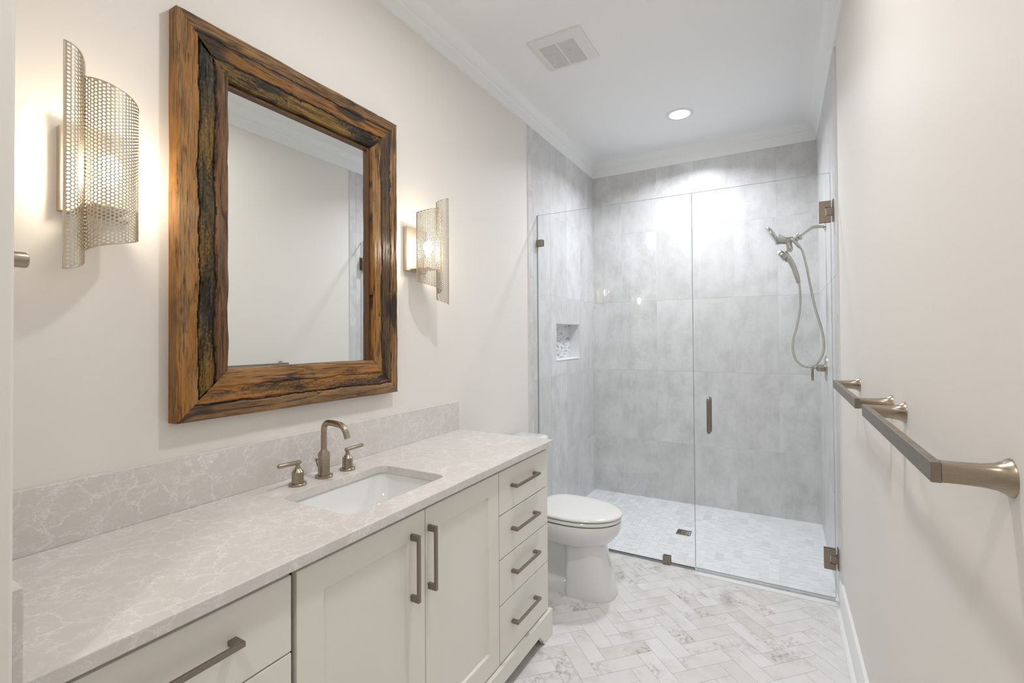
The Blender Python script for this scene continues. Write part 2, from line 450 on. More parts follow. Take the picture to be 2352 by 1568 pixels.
# crown moulding around the room
def crown():
    path = [(XL, YN), (XL, YB), (XR, YB), (XR, YE), (XE, YE), (XE, YN)]
    prof = [(0.0, 2.858), (0.013, 2.858), (0.014, 2.866), (0.015, 2.918), (0.018, 2.922), (0.021, 2.924)]
    for i in range(1, 13):
        a = math.radians(90 * i / 12); prof.append((0.021 + 0.104 * (1 - math.cos(a)), 2.924 + 0.0755 * math.sin(a)))
    prof += [(0.128, 3.001), (0.0, 3.001)]
    bm = bmesh.new(); n = len(path); rings = []
    for i in range(n):
        p = Vector(path[i]); a = Vector(path[i - 1]); b = Vector(path[(i + 1) % n])
        d1 = (p - a).normalized(); d2 = (b - p).normalized(); n1 = Vector((d1.y, -d1.x)); n2 = Vector((d2.y, -d2.x))
        mt = (n1 + n2) / (1 + n1.dot(n2)); rings.append([bm.verts.new((p.x + mt.x * d, p.y + mt.y * d, z)) for d, z in prof])
    for i in range(n):
        a, b = rings[i], rings[(i + 1) % n]
        for j in range(len(prof) - 1): bm.faces.new((a[j], a[j + 1], b[j + 1], b[j]))
    return struct(finish('trim_1', bm, M['trim'], smooth='auto'))
crown()
# baseboards
def baseboard(name, x, sgn, y0, y1):
    bm = bmesh.new()
    pr = [(0, 0.0), (0.015, 0.0), (0.015, 0.146), (0.011, 0.152), (0.0, 0.152)]
    def ext(pr, ya, yb):
        A = [bm.verts.new((x + sgn * d, ya, z)) for d, z in pr]; B = [bm.verts.new((x + sgn * d, yb, z)) for d, z in pr]
        for i in range(len(pr)): j = (i + 1) % len(pr); bm.faces.new((A[i], A[j], B[j], B[i]))
        bm.faces.new(A[::-1]); bm.faces.new(B)
    ext(pr, y0, y1)
    sh = [(0.015, 0.0)] + [(0.015 + 0.019 * math.cos(math.radians(t)), 0.019 * math.sin(math.radians(t))) for t in range(0, 91, 15)]
    ext(sh, y0, y1 - 0.03)
    return struct(finish(name, bm, M['trim'], smooth='auto'))
baseboard('baseboard_right', XR, -1, YE + 0.001, 2.932)
baseboard('baseboard_left', XL, 1, 2.06, TY - 0.001)
baseboard('baseboard_near', XE, 1, YE + 0.001, YN - 0.02)

# ================================================================== LIGHTS
def can_light(x, y, label, lens, watts, spread, color):
    t = thing('recessed_light', (x, y, ZC), label, 'ceiling light', 'recessed ceiling lights')
    lathe_obj('trim_ring', (x, y, ZC), (0, 0, -1), [(0.094, 0.0), (0.093, 0.003), (0.080, 0.006), (0.070, 0.0045), (0.070, 0.0)], M['plastic'], t, 48)
    lathe_obj('lens', (x, y, ZC - 0.0005), (0, 0, -1), [(0.069, 0.0), (0.069, 0.003), (0.060, 0.004)], lens, t, 48)
    la = bpy.data.lights.new('can_lamp', 'AREA'); la.shape = 'DISK'; la.size = 0.13; la.energy = watts; la.spread = math.radians(spread); la.color = color
    lo = bpy.data.objects.new('lamp', la); C.objects.link(lo); lo.parent = t; lo.location = (0, 0, -0.0055)
    return t
can_light(-0.607, 3.567, 'round lit recessed light in the white ceiling above the shower', M['lens_shower'], CAN_WATTS * 1.75, 142, (0.92, 0.95, 1.0))
can_light(-0.44, 1.30, 'round lit recessed ceiling light over the aisle beside the vanity', M['lens'], CAN_WATTS * 0.95, 165, (1.0, 0.988, 0.975))
can_light(-0.36, -0.36, 'round lit recessed ceiling light at the entry, reflected in the shower glass', M['lens'], CAN_WATTS * 0.65, 160, (1.0, 0.988, 0.975))

def fan_cover():
    x0, x1, y0, y1 = -1.185, -0.872, 2.275, 2.60
    gx0, gx1, gy0, gy1 = -1.140, -0.937, 2.345, 2.570
    t = thing('exhaust_fan', ((x0 + x1) / 2, (y0 + y1) / 2, ZC), 'square white exhaust fan cover with slatted grille on the ceiling', 'vent')
    bm = bmesh.new()
    lv = [(0.0, 0.0), (0.004, -0.007), (0.012, -0.010)]
    loft(bm, [rrect(x0 + d, x1 - d, y0 + d, y1 - d, 0.014, ZC + z) for d, z in lv] +
         [rrect(gx0, gx1, gy0, gy1, 0.008, ZC - 0.0105), rrect(gx0, gx1, gy0, gy1, 0.008, ZC - 0.001)], cap0=False, cap1=False)
    finish('frame', bm, M['plastic'], t, smooth='auto')
    bm = bmesh.new()
    n = 24
    for i in range(n):
        y = gy0 + (gy1 - gy0) * (i + 0.5) / n
        add_box(bm, gx0, gx1, y - 0.0029, y + 0.0029, ZC - 0.0095, ZC - 0.002)
    add_box(bm, (gx0 + gx1) / 2 - 0.004, (gx0 + gx1) / 2 + 0.004, gy0, gy1, ZC - 0.0097, ZC - 0.002)
    finish('grille', bm, M['plastic'], t)
    box_obj('backing', (gx0, gx1, gy0, gy1, ZC - 0.0018, ZC - 0.0004), plain('fan_backing', rgb(176, 176, 176), 0.8), t)
fan_cover()

# ------------------------------------------------------------------ sconces
def perforated(bm, curve, ztop, zbot, pitch=0.0090, hole=0.0031):
    """curve: list of (u,p) plan points; ztop, zbot: z at s=0 and s=1"""
    L = [0.0]
    for a, b in zip(curve, curve[1:]): L.append(L[-1] + (Vector(b) - Vector(a)).length)
    tot = L[-1]
    def P(s, w):
        s = min(max(s, 0.0), tot)
        for i in range(len(L) - 1):
            if s <= L[i + 1] + 1e-9: f = (s - L[i]) / (L[i + 1] - L[i]); break
        u = curve[i][0] * (1 - f) + curve[i + 1][0] * f; p = curve[i][1] * (1 - f) + curve[i + 1][1] * f
        g = s / tot; zt = ztop[0] * (1 - g) + ztop[1] * g; zb = zbot[0] * (1 - g) + zbot[1] * g
        return (u, p, zb + (zt - zb) * min(max(w, 0.0), 1.0))
    H = ztop[0] - zbot[0]; R = pitch / math.sqrt(3); cw = 1.5 * R
    cols = max(1, round(tot / cw)); cw2 = tot / cols; sx = cw2 / cw
    rowsn = round(H / pitch)
    cache = {}
    def V(s, z):
        key = (round(min(max(s, 0), tot), 6), round(min(max(z, 0), H), 6))
        if key not in cache: cache[key] = bm.verts.new(P(key[0], key[1] / H))
        return cache[key]
    for c in range(cols + 1):
        for r in range(rowsn + 1):
            cx = c * cw2; cz = r * (H / rowsn) + (H / rowsn / 2 if c % 2 else 0)
            corners = [(cx + R * sx * math.cos(math.radians(60 * k)), cz + (H / rowsn) / math.sqrt(3) * math.sin(math.radians(60 * k))) for k in range(6)]
            inside = cx - hole * 1.3 > 0 and cx + hole * 1.3 < tot and cz - hole * 1.3 > 0 and cz + hole * 1.3 < H
            ov = [V(*q) for q in corners]
            if inside:
                hv = [bm.verts.new(P(cx + hole * math.cos(math.radians(30 * k)), (cz + hole * math.sin(math.radians(30 * k))) / H)) for k in range(12)]
                for k in range(6):
                    a, b = ov[k], ov[(k + 1) % 6]
                    if a is b: bm.faces.new((a, hv[(2 * k + 2) % 12], hv[2 * k + 1])); bm.faces.new((a, hv[2 * k + 1], hv[2 * k])); continue
                    bm.faces.new((a, hv[2 * k + 1], hv[2 * k])); bm.faces.new((a, b, hv[2 * k + 1])); bm.faces.new((b, hv[(2 * k + 2) % 12], hv[2 * k + 1]))
            else:
                u = []
                for q in ov:
                    if q not in u: u.append(q)
                if len(u) > 2:
                    try: bm.faces.new(u)
                    except ValueError: pass
    return P, tot
def sconce(yc, s, label):
    t = thing('wall_sconce', (XL, yc, 1.82), label, 'wall light', 'perforated metal sconces beside the mirror')
    W = lambda u, p, z: (XL + p, yc + s * u, z)
    def conv(bm):
        for v in bm.verts: v.co = Vector(W(v.co.x, v.co.y, v.co.z))
    def bx(name, u0, u1, p0, p1, z0, z1, mat, parent, bev=0.0015):
        ys = sorted((yc + s * u0, yc + s * u1)); return box_obj(name, (XL + p0, XL + p1, ys[0], ys[1], z0, z1), mat, parent, bevel=bev)
    bx('back_plate', -0.072, 0.072, 0.0, 0.022, 1.708, 1.912, M['mesh_metal'], t)
    bx('bracket', -0.045, 0.045, 0.022, 0.118, 1.716, 1.719, M['mesh_metal'], t, 0.0)
    lathe_obj('socket', W(0.0, 0.087, 1.719), (0, 0, 1), [(0.017, 0), (0.017, 0.045), (0.014, 0.05)], M['plastic'], t, 24)
    lathe_obj('bulb', W(0.0, 0.087, 1.768), (0, 0, 1), [(0.009, 0), (0.011, 0.012), (0.017, 0.026), (0.0225, 0.042), (0.0235, 0.054), (0.019, 0.068), (0.010, 0.077), (0.002, 0.080)], M['bulb'], t, 24)
    def panel(name, plan, zt, zb):
        cv = [(q.x, q.y) for q in catmull([(a, b, 0) for a, b in plan], 8)]
        bm = bmesh.new(); P, tot = perforated(bm, cv, zt, zb); conv(bm)
        o = finish(name, bm, M['mesh_metal'], t, smooth=False)
        md = o.modifiers.new('solid', 'SOLIDIFY'); md.thickness = 0.0012; md.offset = 0
        bm = bmesh.new(); N = 26
        loop = [P(tot * i / N, 1) for i in range(N + 1)] + [P(tot, 1 - i / 12) for i in range(1, 13)] + [P(tot * (1 - i / N), 0) for i in range(1, N + 1)] + [P(0, i / 12) for i in range(1, 12)]
        pts = [Vector(W(*q)) for q in loop] + [Vector(W(*loop[0]))]
        add_tube(bm, pts, 0.0016, 6, cap=False); finish('rim', bm, M['mesh_metal'], o, smooth=True)
        return o
    panel('wide_shade', [(-0.054, 0.100), (-0.045, 0.125), (-0.025, 0.142), (0.005, 0.143), (0.032, 0.128), (0.052, 0.102), (0.062, 0.072)], (2.012, 1.968), (1.608, 1.656))
    panel('tall_shade', [(-0.099, 0.130), (-0.086, 0.134), (-0.070, 0.126), (-0.058, 0.109), (-0.0515, 0.095)], (2.064, 2.040), (1.557, 1.580))
    return t
sconce(0.523, 1, 'larger looking perforated metal wall sconce at left of the mirror, lit')
sconce(1.721, -1, 'lit perforated metal wall sconce between the mirror and the shower')

# ------------------------------------------------------------------ mirror
def mirror():
    X0 = XL; Y0, Y1, Z0, Z1 = 0.690, 1.568, 1.166, 2.336; w = 0.144
    t = thing('wall_mirror', (XL, (Y0 + Y1) / 2, Z0), 'tall mirror in a rough reclaimed wood frame hanging above the sink', 'mirror')
    def wood():
        k = NT('reclaimed_wood'); uv = k.n('ShaderNodeUVMap').outputs[0]
        col = k.n('ShaderNodeVertexColor', layer_name='wood').outputs[0]
        g = k.noise(k.mapped(uv, (7, 130, 1)), 1.0, 6, 0.7, 0.6).outputs[0]
        f = k.noise(k.mapped(uv, (60, 500, 1)), 1.0, 3, 0.6).outputs[0]
        c = k.mix(k.ramp(g, [(0.34, 0.85), (0.50, 0.0)]), col, k.mix(1.0, col, (0.26, 0.22, 0.18, 1), 'MULTIPLY'))
        c = k.mix(k.ramp(g, [(0.52, 0.0), (0.78, 0.45)]), c, k.mix(1.0, col, (1.45, 1.4, 1.3, 1), 'MULTIPLY'))
        cr = k.noise(k.mapped(uv, (5, 170, 1)), 1.0, 3, 0.5, 1.2).outputs[0]; line = k.math('ABSOLUTE', k.math('SUBTRACT', cr, 0.5))
        crack = k.math('MULTIPLY', k.ramp(line, [(0.0, 1.0), (0.012, 0.6), (0.03, 0.0)]), k.ramp(k.noise(k.mapped(uv, (9, 30, 1)), 1.0, 3).outputs[0], [(0.46, 0.0), (0.6, 1.0)]))
        c = k.mix(crack, c, k.mix(1.0, col, (0.12, 0.09, 0.07, 1), 'MULTIPLY'))
        pore = k.ramp(f, [(0.30, 0.55), (0.45, 0.0)]); c = k.mix(pore, c, k.mix(1.0, col, (0.5, 0.45, 0.4, 1), 'MULTIPLY'))
        k.l(c, k.b.inputs['Base Color']); k.l(k.ramp(f, [(0.3, 0.28), (0.7, 0.5)]), k.b.inputs['Roughness'])
        k.bump(k.math('SUBTRACT', k.math('ADD', g, k.math('MULTIPLY', f, 0.5)), k.math('MULTIPLY', crack, 0.6)), 0.8, 0.005); return k.m
    wm = wood()
    c = lambda r, g, b: Vector((lin(r), lin(g), lin(b)))
    ORANGE, TAN, BROWN, DARK, BLACK, MOSS, GOLD, ROSE = c(172, 116, 44), c(170, 130, 80), c(112, 80, 44), c(60, 42, 24), c(17, 15, 13), c(88, 78, 50), c(148, 114, 44), c(134, 94, 60)
    # strips across the width 0 (outer edge) .. 1 (inner edge): (limit, colour pair, height, roughness)
    recipes = {
        'left': [(0.40, ORANGE, TAN, 0.044, 0.2), (0.44, BLACK, BLACK, 0.030, 0.5), (0.72, BLACK, MOSS, 0.037, 1.6), (0.75, BLACK, DARK, 0.032, 0.5), (1.0, ROSE, BROWN, 0.042, 0.6)],
        'top': [(0.30, TAN, BROWN, 0.044, 0.5), (0.33, DARK, BLACK, 0.039, 0.5), (0.64, ORANGE, BROWN, 0.044, 1.0), (0.67, BLACK, BLACK, 0.037, 0.5), (1.0, GOLD, BLACK, 0.040, 1.8)],
        'right': [(0.30, BROWN, TAN, 0.042, 0.6), (0.33, BLACK, DARK, 0.038, 0.5), (0.66, BROWN, DARK, 0.043, 0.8), (0.69, DARK, BROWN, 0.038, 0.3), (1.0, TAN, ORANGE, 0.043, 0.5)],
        'bottom': [(0.30, BROWN, TAN, 0.044, 0.8), (0.33, BLACK, BLACK, 0.037, 0.5), (0.62, DARK, ORANGE, 0.042, 1.2), (0.65, BLACK, ORANGE, 0.038, 0.4), (1.0, TAN, ORANGE, 0.043, 0.6)],
    }
    def rail(side, org, along, across, length, seed):
        org, along, across = Vector(org), Vector(along), Vector(across); out = Vector((1, 0, 0))
        nl, nw = int(length / 0.0045), 72; bm = bmesh.new(); uvl = bm.loops.layers.uv.new('uv'); cl = bm.loops.layers.float_color.new('wood')
        rec = recipes[side]; data = {}
        cols = []
        def strip(q):
            for i, r_ in enumerate(rec):
                if q <= r_[0] + 1e-6: return i, r_
            return len(rec) - 1, rec[-1]
        grid = []
        for j in range(nw + 1):
            q = j / nw; v = q * w; row = []
            for i in range(nl + 1):
                a0, a1 = v, length - v; u = a0 + (a1 - a0) * i / nl
                wob = 0.055 * noise.noise(Vector((u * 6, seed, 0.0))) + 0.030 * noise.noise(Vector((u * 24, v * 20, seed + 4.0)))
                qq = q + wob * (1 if 0.1 < q < 0.97 else 0)
                k_, (lim, c1, c2, h, rg) = strip(qq)
                h = (strip(qq - 0.012)[1][3] + 2 * h + strip(qq + 0.012)[1][3]) / 4
                f = 0.5 + 0.9 * noise.noise(Vector((u * 3.2, v * 30, seed + k_ * 3.1))) + 0.45 * noise.noise(Vector((u * 22, v * 150, seed + k_)))
                if rg > 1.0: f += 0.8 * noise.noise(Vector((u * 110, v * 150, seed))) + 0.7 * noise.noise(Vector((u * 5, v * 8, seed + 71)))
                f = min(max(f, 0), 1); col = c1.lerp(c2, f)
                if rg > 1.5:
                    gp = noise.noise(Vector((u * 4.3, v * 9, seed + 91))) + 0.5 * noise.noise(Vector((u * 150, v * 170, seed + 92)))
                    col = col.lerp(GOLD, min(max((gp - 0.12) * 3.0, 0), 0.9))
                dk = noise.noise(Vector((u * 5.5, v * 26, seed + 31))); dk = min(max((dk - 0.28) * 5, 0), 1) * (0.85 if side != 'left' or q > 0.4 else 0.35)
                col = col.lerp(BLACK, dk)
                crack = abs(noise.noise(Vector((u * 2.6, v * 42, seed + 57)))); ck = min(max((0.045 - crack) * 30, 0), 1) * (1 if rg > 0.3 else 0.4)
                col = col.lerp(DARK * 0.6, ck * 0.8)
                # knots
                for (ku, kv, kr) in knots.get(side, []):
                    d = math.hypot((u - ku) * 0.45, v - kv)
                    if d < kr:
                        kf = 0.5 + 0.5 * math.cos(d / kr * 13); col = col.lerp(DARK, (1 - d / kr) * 0.9 * (0.45 + 0.55 * kf))
                hh = h + 0.0016 * rg * noise.noise(Vector((u * 30, v * 60, seed))) + 0.0012 * noise.noise(Vector((u * 9, v * 12, seed + 9))) - 0.0022 * ck - 0.0012 * dk
                edge = min(q, 1 - q) * w
                if edge < 0.006: hh -= (0.006 - edge) * 0.55
                vv = v
                if j == 0: vv += 0.0035 * noise.noise(Vector((u * 6, seed, 2))) * (4 * (u / length) * (1 - u / length))
                if j == nw: vv += 0.0035 * noise.noise(Vector((u * 11, seed, 5)))
                row.append((bm.verts.new(org + along * u + across * vv + out * hh), u, v, col))
            grid.append(row)
        # outer side down to the wall, inner side down
        back0 = []; back1 = []
        for i in range(nl + 1):
            vv, u, v, col = grid[0][i]; p = vv.co.copy(); p.x = XL + 0.0005; back0.append((bm.verts.new(p), u, -0.04, ORANGE.lerp(BROWN, 0.25) if side in ('left',) else col))
            vv, u, v, col = grid[-1][i]; p = vv.co.copy(); p.x = XL + 0.006; back1.append((bm.verts.new(p), u, v + 0.04, DARK.lerp(BROWN, 0.5)))
        G = [back0] + grid + [back1]
        for j in range(len(G) - 1):
            for i in range(nl):
                qd = (G[j][i], G[j][i + 1], G[j + 1][i + 1], G[j + 1][i]); f = bm.faces.new([x[0] for x in qd])
                for lp, x in zip(f.loops, qd):
                    lp[uvl].uv = (x[1] + seed, x[2] + seed * 0.37); lp[cl] = (x[3].x, x[3].y, x[3].z, 1)
        # mitred ends
        o = finish('frame_rail', bm, wm, t, smooth=True)
        return o
    knots = {'left': [(0.42 - 0.105, 0.012, 0.034)], 'top': [(0.165, 0.030, 0.018), (0.30, 0.05, 0.012)], 'bottom': [(0.62, 0.11, 0.022)], 'right': [(0.25, 0.11, 0.015)]}
    rail('left', (XL, Y0, Z0), (0, 0, 1), (0, 1, 0), Z1 - Z0, 2)
    rail('right', (XL, Y1, Z1), (0, 0, -1), (0, -1, 0), Z1 - Z0, 13)
    rail('top', (XL, Y0, Z1), (0, 1, 0), (0, 0, -1), Y1 - Y0, 7)
    rail('bottom', (XL, Y0, Z0), (0, 1, 0), (0, 0, 1), Y1 - Y0, 21)
    iy0, iy1, iz0, iz1 = Y0 + w + 0.004, Y1 - w - 0.004, Z0 + w + 0.004, Z1 - w - 0.004
    bm = bmesh.new(); lw, h0, h1 = 0.010, XL + 0.010, XL + 0.024
    add_box(bm, h0, h1, iy1 - lw, iy1, iz0 - 0.02, iz1)
    add_box(bm, h0, h1, iy0 - 0.02, iy1 - lw, iz1 - lw, iz1)
    lm = NT('liner_wood'); g = lm.noise(lm.mapped(lm.obj(), (60, 60, 8)), 2.0, 5).outputs[0]
    lm.l(lm.mix(g, rgb(120, 84, 50), rgb(70, 46, 28)), lm.b.inputs['Base Color']); lm.b.inputs['Roughness'].default_value = 0.5
    finish('liner', bm, lm.m, t, bevel=0.001)
    box_obj('backing', (XL + 0.001, XL + 0.008, Y0 + 0.05, Y1 - 0.05, Z0 + 0.05, Z1 - 0.05), M['dark'], t)
    box_obj('mirror_glass', (XL + 0.0082, XL + 0.012, iy0 - 0.015, iy1 - 0.003, iz0 - 0.015, iz1 - 0.003), M['mirror'], t)
mirror()

# ================================================================== VANITY
XF = -0.935            # counter front
XD = -0.960            # door and drawer faces
VY1 = 2.035            # right end of the cabinet
def vanity():
    t = thing('vanity_cabinet', (-1.22, 1.13, 0), 'long cream painted vanity cabinet with doors and drawers below the counter', 'cabinet')
    bm = bmesh.new()
    cx = XD - 0.020
    add_box(bm, XL + 0.001, XL + 0.018, YN + 0.004, VY1, 0.06, 0.886)            # back
    add_box(bm, XL + 0.018, cx, YN + 0.004, YN + 0.022, 0.06, 0.886)             # left side
    add_box(bm, XL + 0.018, cx, VY1 - 0.018, VY1, 0.0, 0.886)                    # right side
    add_box(bm, XL + 0.018, cx, 0.690, 0.708, 0.06, 0.886); add_box(bm, XL + 0.018, cx, 1.585, 1.603, 0.06, 0.886)
    add_box(bm, XL + 0.018, cx, YN + 0.022, VY1 - 0.018, 0.108, 0.126)           # bottom
    # face frame
    add_box(bm, cx - 0.018, cx, YN + 0.022, VY1, 0.872, 0.888); add_box(bm, cx - 0.018, cx, YN + 0.022, VY1, 0.108, 0.126)
    add_box(bm, cx - 0.018, cx, 0.680, 0.716, 0.126, 0.872); add_box(bm, cx - 0.018, cx, 1.575, 1.612, 0.126, 0.872)
    for z in (0.700, 0.528, 0.350):
        add_box(bm, cx - 0.018, cx, YN + 0.022, 0.685, z - 0.014, z + 0.014); add_box(bm, cx - 0.018, cx, 1.60, VY1, z - 0.014, z + 0.014)
    finish('carcass', bm, M['cabinet'], t)
    # plinth with bracket feet
    bm = bmesh.new(); zt, zr = 0.122, 0.058; ye = 2.052; xf = -0.946
    add_box(bm, xf - 0.022, xf, YN + 0.005, ye, zr, zt)
    for y_out, y_in in ((ye, 1.968), (YN + 0.005, YN + 0.09)):
        sg = 1 if y_out > y_in else -1      # ogee bracket foot: strips between the cut curve and the board above
        curve = [(y_out, 0.0), (y_in, 0.0), (y_in - sg * 0.012, 0.012), (y_in - sg * 0.016, 0.026), (y_in - sg * 0.026, 0.036), (y_in - sg * 0.034, 0.035), (y_in - sg * 0.040, 0.046), (y_in - sg * 0.044, zr)]
        for (ya, za), (yb, zb) in zip(curve, curve[1:]):
            q = [bm.verts.new(p) for p in ((xf, ya, za), (xf, yb, zb), (xf, yb, zr), (xf, ya, zr), (xf - 0.022, ya, za), (xf - 0.022, yb, zb), (xf - 0.022, yb, zr), (xf - 0.022, ya, zr))]
            for f in ((0, 1, 2, 3), (7, 6, 5, 4), (0, 4, 5, 1), (0, 3, 7, 4)): bm.faces.new([q[k] for k in f])
    bmesh.ops.remove_doubles(bm, verts=bm.verts, dist=1e-6)
    add_box(bm, XL + 0.02, xf - 0.022, ye - 0.017, ye, 0.0, zt)                    # return along the right end
    finish('plinth', bm, M['cabinet'], t)
    box_obj('toe_board', (-1.08, -1.06, YN + 0.03, VY1 - 0.03, 0.0, 0.108), M['cabinet'], t)

    def pull(parent, y0, y1, z0, z1, vertical):
        """flat bar pull: bar between two posts"""
        bm = bmesh.new(); xo = XD + 0.032
        if vertical:
            add_box(bm, xo - 0.008, xo, y0, y1, z0, z1)
            for a, b in ((z0, z0 + 0.018), (z1 - 0.018, z1)): add_box(bm, XD - 0.0003, xo - 0.008, y0, y1, a, b)
        else:
            add_box(bm, xo - 0.008, xo, y0, y1, z0, z1)
            for a, b in ((y0, y0 + 0.018), (y1 - 0.018, y1)): add_box(bm, XD - 0.0003, xo - 0.008, a, b, z0, z1)
        return finish('handle', bm, M['nickel_dark'], parent, bevel=0.0008)
    def door(y0, y1, z0, z1, hy):
        bm = bmesh.new(); s, b, rec = 0.073, 0.005, 0.008; xb = XD - 0.020
        O = [(y0, z0), (y1, z0), (y1, z1), (y0, z1)]; I = [(y0 + s, z0 + s + 0.006), (y1 - s, z0 + s + 0.006), (y1 - s, z1 - s), (y0 + s, z1 - s)]
        J = [(I[0][0] + b, I[0][1] + b), (I[1][0] - b, I[1][1] + b), (I[2][0] - b, I[2][1] - b), (I[3][0] + b, I[3][1] - b)]
        ob = [bm.verts.new((xb, y, z)) for y, z in O]; of = [bm.verts.new((XD, y, z)) for y, z in O]
        fi = [bm.verts.new((XD, y, z)) for y, z in I]; fj = [bm.verts.new((XD - rec, y, z)) for y, z in J]
        for i in range(4):
            j = (i + 1) % 4
            bm.faces.new((ob[i], ob[j], of[j], of[i])); bm.faces.new((of[i], of[j], fi[j], fi[i])); bm.faces.new((fi[i], fi[j], fj[j], fj[i]))
        bm.faces.new(fj); bm.faces.new(ob[::-1])
        d = finish('door', bm, M['cabinet'], t, bevel=0.0012)
        pull(d, hy - 0.0055, hy + 0.0055, 0.621, 0.818, True)
    door(0.703, 1.1495, 0.128, 0.871, 1.088)
    door(1.1525, 1.591, 0.128, 0.871, 1.168)
    for y0, y1 in ((YN + 0.006, 0.689), (1.5955, VY1)):
        for z0, z1, hz in ((0.702, 0.871, 0.797), (0.530, 0.698, 0.622), (0.352, 0.526, 0.450), (0.128, 0.348, 0.247)):
            d = box_obj('drawer', (XD - 0.020, XD, y0, y1, z0, z1), M['cabinet'], t, bevel=0.0015)
            yc = (y0 + y1) / 2 - (0.022 if y0 > 1 else 0.0)
            pull(d, yc - 0.108, yc + 0.108, hz - 0.0055, hz + 0.0055, False)
vanity()

SX0, SX1, SY0, SY1 = -1.330, -1.022, 0.916, 1.342
def counter():
    t = thing('countertop', (-1.2, 1.13, 0.889), 'pale veined quartz countertop with splashes over the cream vanity', 'countertop')
    ye = 2.050
    bm = bmesh.new()
    outer = [(XL + 0.0005, YN + 0.0005), (XF, YN + 0.0005), (XF, ye), (XL + 0.0005, ye)]
    ov = [bm.verts.new((x, y, CZ)) for x, y in outer]; hv = [bm.verts.new((x, y, CZ)) for x, y, _ in rrect(SX0, SX1, SY0, SY1, 0.035, 0, 6)]
    ed = [bm.edges.new((L[i], L[(i + 1) % len(L)])) for L in (ov, hv) for i in range(len(L))]
    bmesh.ops.triangle_fill(bm, use_beauty=True, use_dissolve=False, edges=ed)
    fs = list(bm.faces)
    r = bmesh.ops.extrude_face_region(bm, geom=fs)
    for g in r['geom']:
        if isinstance(g, bmesh.types.BMVert): g.co.z -= 0.028
    finish('slab', bm, M['quartz'], t, bevel=0.0025)
    box_obj('backsplash', (XL + 0.0005, XL + 0.020, YN + 0.0205, ye, CZ, CZ + 0.148), M['quartz'], t, bevel=0.0015)
    box_obj('side_splash', (XL + 0.0005, -0.900, YN + 0.0005, YN + 0.020, CZ, CZ + 0.148), M['quartz'], t, bevel=0.0015)
counter()
def sink():
    bm = bmesh.new(); o = 0.006; z0 = CZ - 0.028
    def R(d, z, r): return rrect(SX0 - o + d, SX1 + o - d, SY0 - o + d, SY1 + o - d, r, z, 6)
    inner = [R(0, z0, 0.04), R(0.003, z0 - 0.012, 0.04), R(0.012, z0 - 0.05, 0.05), R(0.030, z0 - 0.095, 0.05), R(0.048, z0 - 0.115, 0.05), R(0.075, z0 - 0.124, 0.045), R(0.125, z0 - 0.128, 0.025)]
    outer = [R(0.12, z0 - 0.136, 0.03), R(0.07, z0 - 0.134, 0.045), R(0.035, z0 - 0.122, 0.05), R(0.0, z0 - 0.06, 0.05), R(-0.012, z0 - 0.012, 0.04), R(-0.022, z0 - 0.012, 0.04), R(-0.022, z0, 0.04)]
    loft(bm, outer + inner)
    s = finish('sink_basin', bm, M['porcelain'], smooth='auto')
    tag(s, 'white rectangular undermount sink basin set into the quartz counter', 'sink')
    cx, cy = (SX0 + SX1) / 2, (SY0 + SY1) / 2
    bm = bmesh.new(); add_lathe(bm, (cx, cy, z0 - 0.1278), (0, 0, 1), [(0.022, 0), (0.0215, 0.002), (0.016, 0.003), (0.015, 0.001), (0.001, 0.001)], 24)
    finish('drain', bm, M['nickel'], s, smooth='auto')
sink()
def faucet():
    t = thing('faucet', (-1.392, 1.127, CZ), 'brushed nickel faucet with tall curved spout and two lever handles', 'faucet')
    x, y, z = -1.392, 1.127, CZ
    lathe_obj('spout_base', (x, y, z), (0, 0, 1), [(0.0295, 0), (0.0295, 0.007), (0.028, 0.0085), (0.0198, 0.0085), (0.0195, 0.012), (0.0195, 0.084), (0.0105, 0.0955), (0.0102, 0.097)], M['nickel'], t, 40)
    P = [(x, y, z + 0.095), (x, y, z + 0.14), (x, y, z + 0.165)]
    for a in range(15, 91, 15): P.append((x + 0.026 * (1 - math.cos(math.radians(a))), y, z + 0.165 + 0.026 * math.sin(math.radians(a))))
    P += [(x + 0.045, y, z + 0.1908), (x + 0.070, y, z + 0.189)]
    for a in range(15, 76, 15): P.append((x + 0.072 + 0.042 * math.sin(math.radians(a)), y, z + 0.147 + 0.042 * math.cos(math.radians(a))))
    P += [(x + 0.118, y, z + 0.146)]
    tube_obj('spout', P, 0.0102, M['nickel'], t, 24, 3)
    tube_obj('lift_rod', [(x - 0.021, y - 0.009, z + 0.035), (x - 0.026, y - 0.011, z + 0.055)], 0.0022, M['nickel'], t, 10, 0)
    lathe_obj('lift_knob', (x - 0.026, y - 0.011, z + 0.055), (0, 0, 1), [(0.003, 0), (0.0045, 0.002), (0.0045, 0.007), (0.003, 0.009)], M['nickel'], t, 14)
    for s in (-1, 1):
        hy = y + s * 0.104
        h = lathe_obj('handle', (x, hy, z), (0, 0, 1), [(0.0275, 0), (0.0275, 0.0065), (0.026, 0.008), (0.0188, 0.008), (0.0185, 0.011), (0.0185, 0.044), (0.0105, 0.054), (0.0098, 0.055), (0.0092, 0.055), (0.0070, 0.062), (0.0062, 0.070)], M['nickel'], t, 36)
        bm = bmesh.new(); a = Vector((x + 0.001, hy - s * 0.010, z + 0.074)); b = Vector((x + 0.002, hy + s * 0.072, z + 0.077)); d = (b - a)
        add_lathe(bm, a, d, [(0.0055, 0), (0.0068, 0.0015), (0.0068, d.length - 0.002), (0.0055, d.length)], 20)
        finish('lever', bm, M['nickel'], h, smooth='auto')
faucet()

